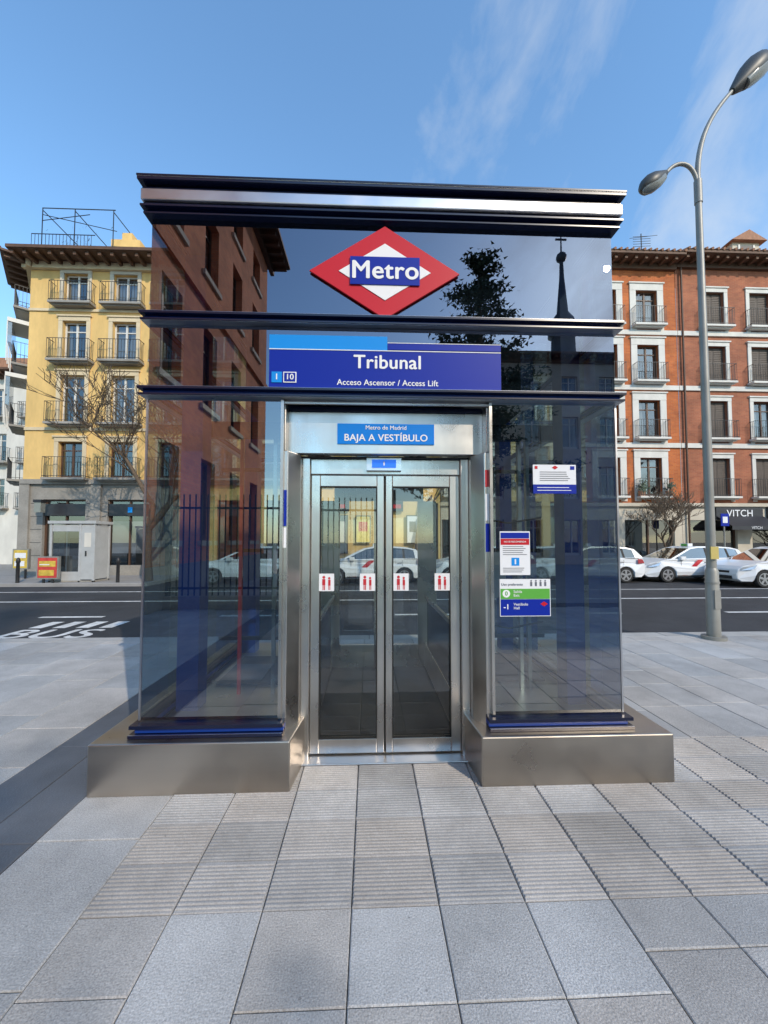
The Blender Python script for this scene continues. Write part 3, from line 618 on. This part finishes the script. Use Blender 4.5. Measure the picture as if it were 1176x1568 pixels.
# ---------------------------------------------------------------- cars
def car(x,y,seed=0,z=-.126,stripe=True):
    E=root('taxi_car',(x,y,z)); b=MB()
    def arch(cx,r=.36,n=8): return [(cx+r*math.cos(math.pi*i/n),.30+r*math.sin(math.pi*i/n)) for i in range(n+1)]
    bot=[(4.30,.22)]+[(3.98,.22)]+arch(3.60)+[(3.22,.22),(1.28,.22)]+arch(.90)+[(.50,.22),(.16,.22)]
    top=[(.03,.30),(0,.48),(.04,.66),(.20,.78),(.62,.89),(1.12,.97),(2.6,1.0),(4.28,1.03),(4.42,.98),(4.47,.78),(4.50,.62),(4.48,.34)]
    prof=bot+top
    def hw(x,z):
        v=.885
        if x<.7: v-=.20*((.7-x)/.7)**2.2
        if x>3.9: v-=.12*((x-3.9)/.6)**2
        if z>.75: v-=(z-.75)*.16
        if z<.35: v-=.03
        return v
    n=len(prof); vs=[(px,-hw(px,pz),pz) for px,pz in prof]+[(px,hw(px,pz),pz) for px,pz in prof]
    b.add(vs,[tuple(range(n)),tuple(range(2*n-1,n-1,-1))]+[(i,i+n,(i+1)%n+n,(i+1)%n) for i in range(n)],carpaint)
    b.fin('body',E,bevel=.035,seg=3)
    gl=MB(); G=[(1.10,.965),(2.00,1.40),(2.35,1.465),(3.1,1.475),(3.75,1.43),(4.05,1.36),(4.36,1.02)]
    gw=lambda z: .80-(z-.96)*.36
    n=len(G); vs=[(px,-gw(pz),pz) for px,pz in G]+[(px,gw(pz),pz) for px,pz in G]
    gl.add(vs,[tuple(range(n)),tuple(range(2*n-1,n-1,-1)),(0,n,n+1,1),(5,5+n,6+n,6)],carglass)
    gl.add(vs,[(i,i+n,i+1+n,i+1) for i in range(1,5)],carpaint)
    gl.box(1.3,4.0,-.6,.6,.5,.96,dark)
    for sx in (2.0,3.1): 
        for sy in (-.38,.38): gl.box(sx,sx+.14,sy-.22,sy+.22,.9,1.22,dark)
    gl.fin('cabin',E)
    s=MB()
    def strip(pts,mt,off=.008,body=False):
        for sg in (-1,1):
            vs=[(px,sg*((hw(px,pz) if body else gw(pz))+off),pz) for px,pz in pts]; s.add(vs,[tuple(range(len(pts)))],mt)
    strip([(1.08,.965),(1.22,.965),(2.08,1.38),(2.0,1.41)],carpaint); strip([(2.0,1.40),(2.08,1.37),(2.38,1.42),(3.1,1.43),(3.72,1.39),(4.02,1.33),(4.06,1.37),(3.76,1.44),(3.1,1.485),(2.35,1.475)],carpaint,.010)
    strip([(2.62,.97),(2.72,.97),(2.70,1.44),(2.63,1.44)],black,.009); strip([(3.55,.98),(3.64,.98),(3.60,1.41),(3.52,1.41)],black,.009)
    strip([(4.05,1.0),(4.38,1.02),(4.08,1.37),(3.98,1.34)],carpaint,.011); strip([(1.15,.955),(4.2,.985),(4.2,1.005),(1.15,.975)],black,.013)
    strip([(.10,.62),(.16,.74),(.62,.83),(.50,.68)],headl,.012,True); strip([(4.12,.78),(4.12,.97),(4.36,.96),(4.44,.80)],tail,.012,True)
    if stripe: strip([(1.50,.28),(1.72,.28),(2.42,.93),(2.18,.93)],redp,.012,True)
    for px in (1.46,2.66,3.5):
        strip([(px,.30),(px+.014,.30),(px+.03,.94),(px+.016,.94)],black,.010,True)
    for px in (2.42,3.32): strip([(px,.80),(px+.17,.81),(px+.17,.84),(px,.83)],iron,.02,True)
    strip([(1.3,.24),(3.2,.24),(3.2,.30),(1.3,.30)],black,.02,True)
    for sg in (-1,1): s.box(1.42,1.62,sg*.86-.09,sg*.86+.09,.94,1.07,carpaint)
    s.box(2.35,2.55,-.2,.2,1.475,1.60,carpaint); s.box(2.34,2.349,-.15,.15,1.49,1.58,green)
    s.box(-.012,.03,-.5,.5,.30,.42,black); s.box(.0,.03,-.4,.4,.52,.60,black); s.box(.5,4.1,-.70,.70,.2,.55,black); s.box(4.49,4.51,-.26,.26,.6,.71,paper)
    s.fin('trim',E)
    wl=MB()
    for cx in (.90,3.60):
        for sg in (-1,1):
            y0,y1=sorted((sg*.66,sg*.865)); wl.tube([(cx,y0,.315),(cx,y0+.02,.315),(cx,y1-.02,.315),(cx,y1,.315)],[.29,.315,.315,.29],tyre,24)
            yo=sg*.868; wl.tube([(cx,yo-.004*sg,.315),(cx,yo,.315)],.215,iron,20); wl.tube([(cx,yo,.315),(cx,yo+.006*sg,.315)],.06,rim,10)
            for k in range(5):
                a=k*2*math.pi/5+.3; ca,sa=math.cos(a),math.sin(a); q=[(.03,-.03),(.21,-.045),(.21,.045),(.03,.03)]
                wl.add([(cx+u*ca-v*sa,yo+.004*sg,.315+u*sa+v*ca) for u,v in q],[(0,1,2,3)],rim)
            for k in range(20):
                a0,a1=k*2*math.pi/20,(k+1)*2*math.pi/20
                wl.add([(cx+rr_*math.cos(a),yo+.005*sg,.315+rr_*math.sin(a)) for rr_,a in ((.195,a0),(.225,a0),(.225,a1),(.195,a1))],[(0,1,2,3)],rim)
    wl.fin('wheels',E)
for i,(x,y) in enumerate([(-7.0,16.2),(-2.2,16.2),(2.35,16.25),(6.85,16.2),(11.35,16.25),(13.5,14.4)]): car(x,y,i)

# ---------------------------------------------------------------- street furniture
SL=root('street_lamp'); b=MB(); lx,ly=5.61,6.12
b.tube([(lx,ly,0),(lx,ly,.05)],.17,polem,16); b.tube([(lx,ly,.05),(lx,ly,1.1),(lx,ly,1.15)],[.095,.09,.07],polem,16)
def bez(p0,p1,p2,p3,n=12):
    P=[Vector(q) for q in (p0,p1,p2,p3)]
    return [tuple(P[0]*(1-t)**3+P[1]*3*t*(1-t)**2+P[2]*3*t*t*(1-t)+P[3]*t**3) for t in [i/n for i in range(n+1)]]
pts=[(lx,ly,1.15),(lx,ly,4),(lx,ly,7.6)]+bez((lx,ly,7.7),(lx-.02,ly,8.5),(lx+.30,ly,9.0),(lx+.72,ly,9.45))
b.tube(pts,[.07,.062,.048]+[.043-.001*i for i in range(13)],polem,12)
b.tube([(lx,ly,.9),(lx,ly,.93)],.1,polem,16); b.tube([(lx,ly,7.35),(lx,ly,7.75)],.06,polem,12)
b.tube(bez((lx,ly,7.6),(lx-.02,ly,8.15),(lx-.4,ly,8.15),(lx-.60,ly,7.8)),.032,polem,10)
b.box(lx-.05,lx+.05,ly-.10,ly-.085,.5,.8,polem); b.box(lx-.10,lx+.03,ly-.11,ly-.09,1.3,1.5,mat('yellow_sticker',(.5,.4,.12),.6)); 
b.fin('pole',SL)
def head(p,d,L_,r,nm):
    b=MB(); d=Vector(d).normalized(); p=Vector(p); prof=[(-.05,.25),(0,.36),(.18,.6),(.42,.92),(.62,1),(.8,.85),(.93,.5),(1,.08)]
    b.tube([tuple(p+d*L_*t) for t,_ in prof],[r*k for _,k in prof],lampm,16)
    nrm=Vector((d.z,0,-d.x)); nrm=nrm if nrm.z<0 else -nrm
    nrm=(nrm+Vector((0,-.5,0))).normalized()
    b.tube([tuple(p+d*L_*t+nrm*r*.35) for t,_ in prof[2:]],[r*k*.75 for _,k in prof[2:]],lampg,16)
    b.fin(nm,SL)
head((lx+.70,ly,9.42),(.70,0,.72),.90,.20,'lamp_head_main'); head((lx-.57,ly,7.86),(-.70,0,-.5),.55,.145,'lamp_head_small')
PH=root('phone_booth'); b=MB()
greyp=mat('booth_grey',(.42,.43,.43),.5,var=.1)
x0,x1,y0,y1=-12.3,-10.6,15.3,16.2
for x in (x0,x1-.08,-11.2):
    for y in (y0,y1-.08): b.box(x,x+.08,y,y+.08,0,2.25,greyp)
b.box(x0-.05,x1+.05,y0-.05,y1+.05,2.25,2.36,greyp); b.box(x0+.08,-11.22,y0+.02,y0+.05,1.95,2.2,greyp)
b.box(-11.12,x1-.08,y0+.01,y0+.06,.1,2.2,greyp); b.box(-11.0,-10.75,y0,y0+.009,1.35,1.9,whitepl); b.box(-10.95,-10.9,y0-.02,y0+.008,1.0,1.2,iron)
b.box(x0+.08,-11.2,y0+.02,y0+.05,.06,.4,greyp); b.box(x0+.08,-11.2,y1-.05,y1-.01,.06,2.2,greyp)
b.quad((x0+.08,y0+.04,.4),(-11.2,y0+.04,.4),(-11.2,y0+.04,1.95),(x0+.08,y0+.04,1.95),wglass)
b.quad((x0+.02,y0+.1,.1),(x0+.02,y1-.1,.1),(x0+.02,y1-.1,2.2),(x0+.02,y0+.1,2.2),wglass); b.box(x1-.05,x1-.02,y0+.08,y1-.08,.1,2.2,greyp)
b.box(x0,x1,y0,y1,.0,.06,stone); b.box(-12.0,-11.6,y1-.3,y1-.1,1.0,1.7,iron); b.fin('booth',PH,bevel=.01)
ypost=mat('poster_yellow',(.60,.42,.06),.5,var=.4,scale=5); rpost=mat('poster_red',(.55,.05,.04),.5,var=.3,scale=6); artp=mat('poster_art',(.10,.13,.15),.5,var=.6,scale=2.5)
def advert(x,y,w,h,c1,c2,base=.25):
    E=root('advertising_board'); b=MB(); b.box(x,x+w,y,y+.12,base,base+h,polem); b.box(x+.05,x+w-.05,y-.006,y-.001,base+.05,base+h-.05,c1); b.box(x+.1,x+w-.1,y-.012,y-.007,base+h*.55,base+h*.8,c2); b.box(x+.1,x+w-.15,y-.012,y-.007,base+h*.15,base+h*.4,c2)
    b.box(x+w*.5-.2,x+w*.5-.14,y+.03,y+.09,0,base,iron); b.box(x+w*.5+.14,x+w*.5+.2,y+.03,y+.09,0,base,iron)
    b.box(x+.12,x+w*.6,y-.016,y-.0125,base+h*.62,base+h*.66,paper); b.fin('board',E)
advert(-12.5,15.0,.80,.85,rpost,ypost,.15); advert(-14.9,16.7,.65,.85,ypost,paper,.4)
for x,xw,za,zb,c,c2 in ((-2.2,1.2,.98,2.8,artp,curtain),(-.65,.72,1.48,2.78,ypost,rpost),(1.75,.6,1.45,2.8,paper,txt)):
    E=root('wall_poster'); b=MB(); b.box(x,x+xw,18.13,18.19,za,zb,iron); b.box(x+.05,x+xw-.05,18.122,18.129,za+.05,zb-.05,c); b.box(x+.15,x+xw-.15,18.115,18.121,za+.55,zb-.3,c2); b.fin('sheet',E)
E=root('shop_sign'); b=MB(); b.box(-2.25,-.95,18.1,18.22,2.98,3.45,dshop); b.box(.9,1.6,18.1,18.22,2.98,3.45,dshop); b.box(-2.05,-1.15,18.09,18.099,3.12,3.3,redp); b.box(1.0,1.5,18.09,18.099,3.12,3.3,redp); b.fin('fascia',E)
for x in (-13.3,-9.6,9.2,12.1,16.4,18.6,20.5):
    E=root('bollard'); b=MB(); yy=17.7 if x>-9 else 15.15; b.tube([(x,yy,0),(x,yy,.75),(x,yy,.78),(x,yy,.9),(x,yy,.95)],[.06,.055,.075,.06,.02],iron,10); b.fin('post',E)
E=root('traffic_sign'); b=MB(); b.tube([(17.2,18.0,0),(17.2,18.0,2.9)],.035,polem,8); b.box(17.0,17.4,17.93,17.96,2.3,2.9,signblue); b.box(17.08,17.32,17.92,17.929,2.45,2.75,paper); b.fin('sign',E)
E=root('wall_lantern'); b=MB(); b.box(-14.75+.0,-14.7,17.7,18.3,3.35,3.4,iron); b.prism_z([(-14.87,17.6),(-14.58,17.6),(-14.58,17.85),(-14.87,17.85)],2.85,3.3,lampg); b.box(-14.9,-14.55,17.57,17.88,3.3,3.42,iron); b.fin('lantern',E)

# ---------------------------------------------------------------- light & sky
EL,AZ=32,147
sd=Vector((math.sin(R(AZ))*math.cos(R(EL)),math.cos(R(AZ))*math.cos(R(EL)),math.sin(R(EL))))
l=bpy.data.lights.new('sun','SUN'); l.energy=3.2; l.angle=R(.6); l.color=(1,.87,.71); o=bpy.data.objects.new('sun',l); o.rotation_euler=sd.to_track_quat('Z','Y').to_euler(); COL.objects.link(o)
wd=bpy.data.worlds.new('World'); scene.world=wd; wd.use_nodes=True; N=wd.node_tree.nodes; Lk=wd.node_tree.links
bg=N['Background']; bg.inputs[1].default_value=.15
sky=N.new('ShaderNodeTexSky'); sky.sky_type='NISHITA'; sky.sun_disc=False; sky.sun_elevation=R(EL); sky.sun_rotation=R(AZ); sky.air_density=1.2; sky.dust_density=.5; sky.ozone_density=1.5
tc=N.new('ShaderNodeTexCoord'); sp=N.new('ShaderNodeSeparateXYZ'); Lk.new(tc.outputs['Generated'],sp.inputs[0])
def mth(op,a,b_=None):
    n=N.new('ShaderNodeMath'); n.operation=op
    for i,v in enumerate((a,b_)):
        if v is None: continue
        if isinstance(v,(int,float)): n.inputs[i].default_value=v
        else: Lk.new(v,n.inputs[i])
    return n.outputs[0]
zz=mth('ADD',mth('MAXIMUM',sp.outputs[2],0),.25); cx=mth('DIVIDE',sp.outputs[0],zz); cy=mth('DIVIDE',sp.outputs[1],zz)
cb=N.new('ShaderNodeCombineXYZ'); Lk.new(cx,cb.inputs[0]); Lk.new(cy,cb.inputs[1])
mp=N.new('ShaderNodeMapping'); mp.inputs['Rotation'].default_value=(0,0,R(-25)); mp.inputs['Scale'].default_value=(1.6,.8,1); mp.inputs['Location'].default_value=(.4,1.3,0); Lk.new(cb.outputs[0],mp.inputs[0])
n1=N.new('ShaderNodeTexNoise'); n1.inputs['Scale'].default_value=1.6; n1.inputs['Detail'].default_value=9; n1.inputs['Roughness'].default_value=.58; n1.inputs['Distortion'].default_value=.5; Lk.new(mp.outputs[0],n1.inputs[0])
nb=mth('ADD',n1.outputs[0],mth('MULTIPLY',mth('SUBTRACT',cx,.35),.16))
mr=N.new('ShaderNodeMapRange'); mr.inputs[1].default_value=.50; mr.inputs[2].default_value=.80; mr.inputs[3].default_value=0; mr.inputs[4].default_value=.8; Lk.new(nb,mr.inputs[0])
tn=N.new('ShaderNodeMix'); tn.data_type='RGBA'; tn.blend_type='MULTIPLY'; tn.inputs[0].default_value=1; Lk.new(sky.outputs[0],tn.inputs[6]); tn.inputs[7].default_value=(1.38,1.80,2.02,1)
mx=N.new('ShaderNodeMix'); mx.data_type='RGBA'; Lk.new(mr.outputs[0],mx.inputs[0]); Lk.new(tn.outputs[2],mx.inputs[6]); mx.inputs[7].default_value=(5.6,5.9,6.1,1); Lk.new(mx.outputs[2],bg.inputs[0])

cam=bpy.data.cameras.new('camera'); co=bpy.data.objects.new('camera',cam); COL.objects.link(co); co.location=(0,0,1.6); co.rotation_euler=(R(92.4),0,R(-2.2))
cam.sensor_fit='VERTICAL'; cam.sensor_height=36; cam.sensor_width=27; cam.lens=13.52; cam.shift_y=.0121; cam.clip_start=.05; cam.clip_end=1000
scene.camera=co
scene.view_settings.view_transform='Standard'; scene.view_settings.look='None'; scene.view_settings.exposure=0
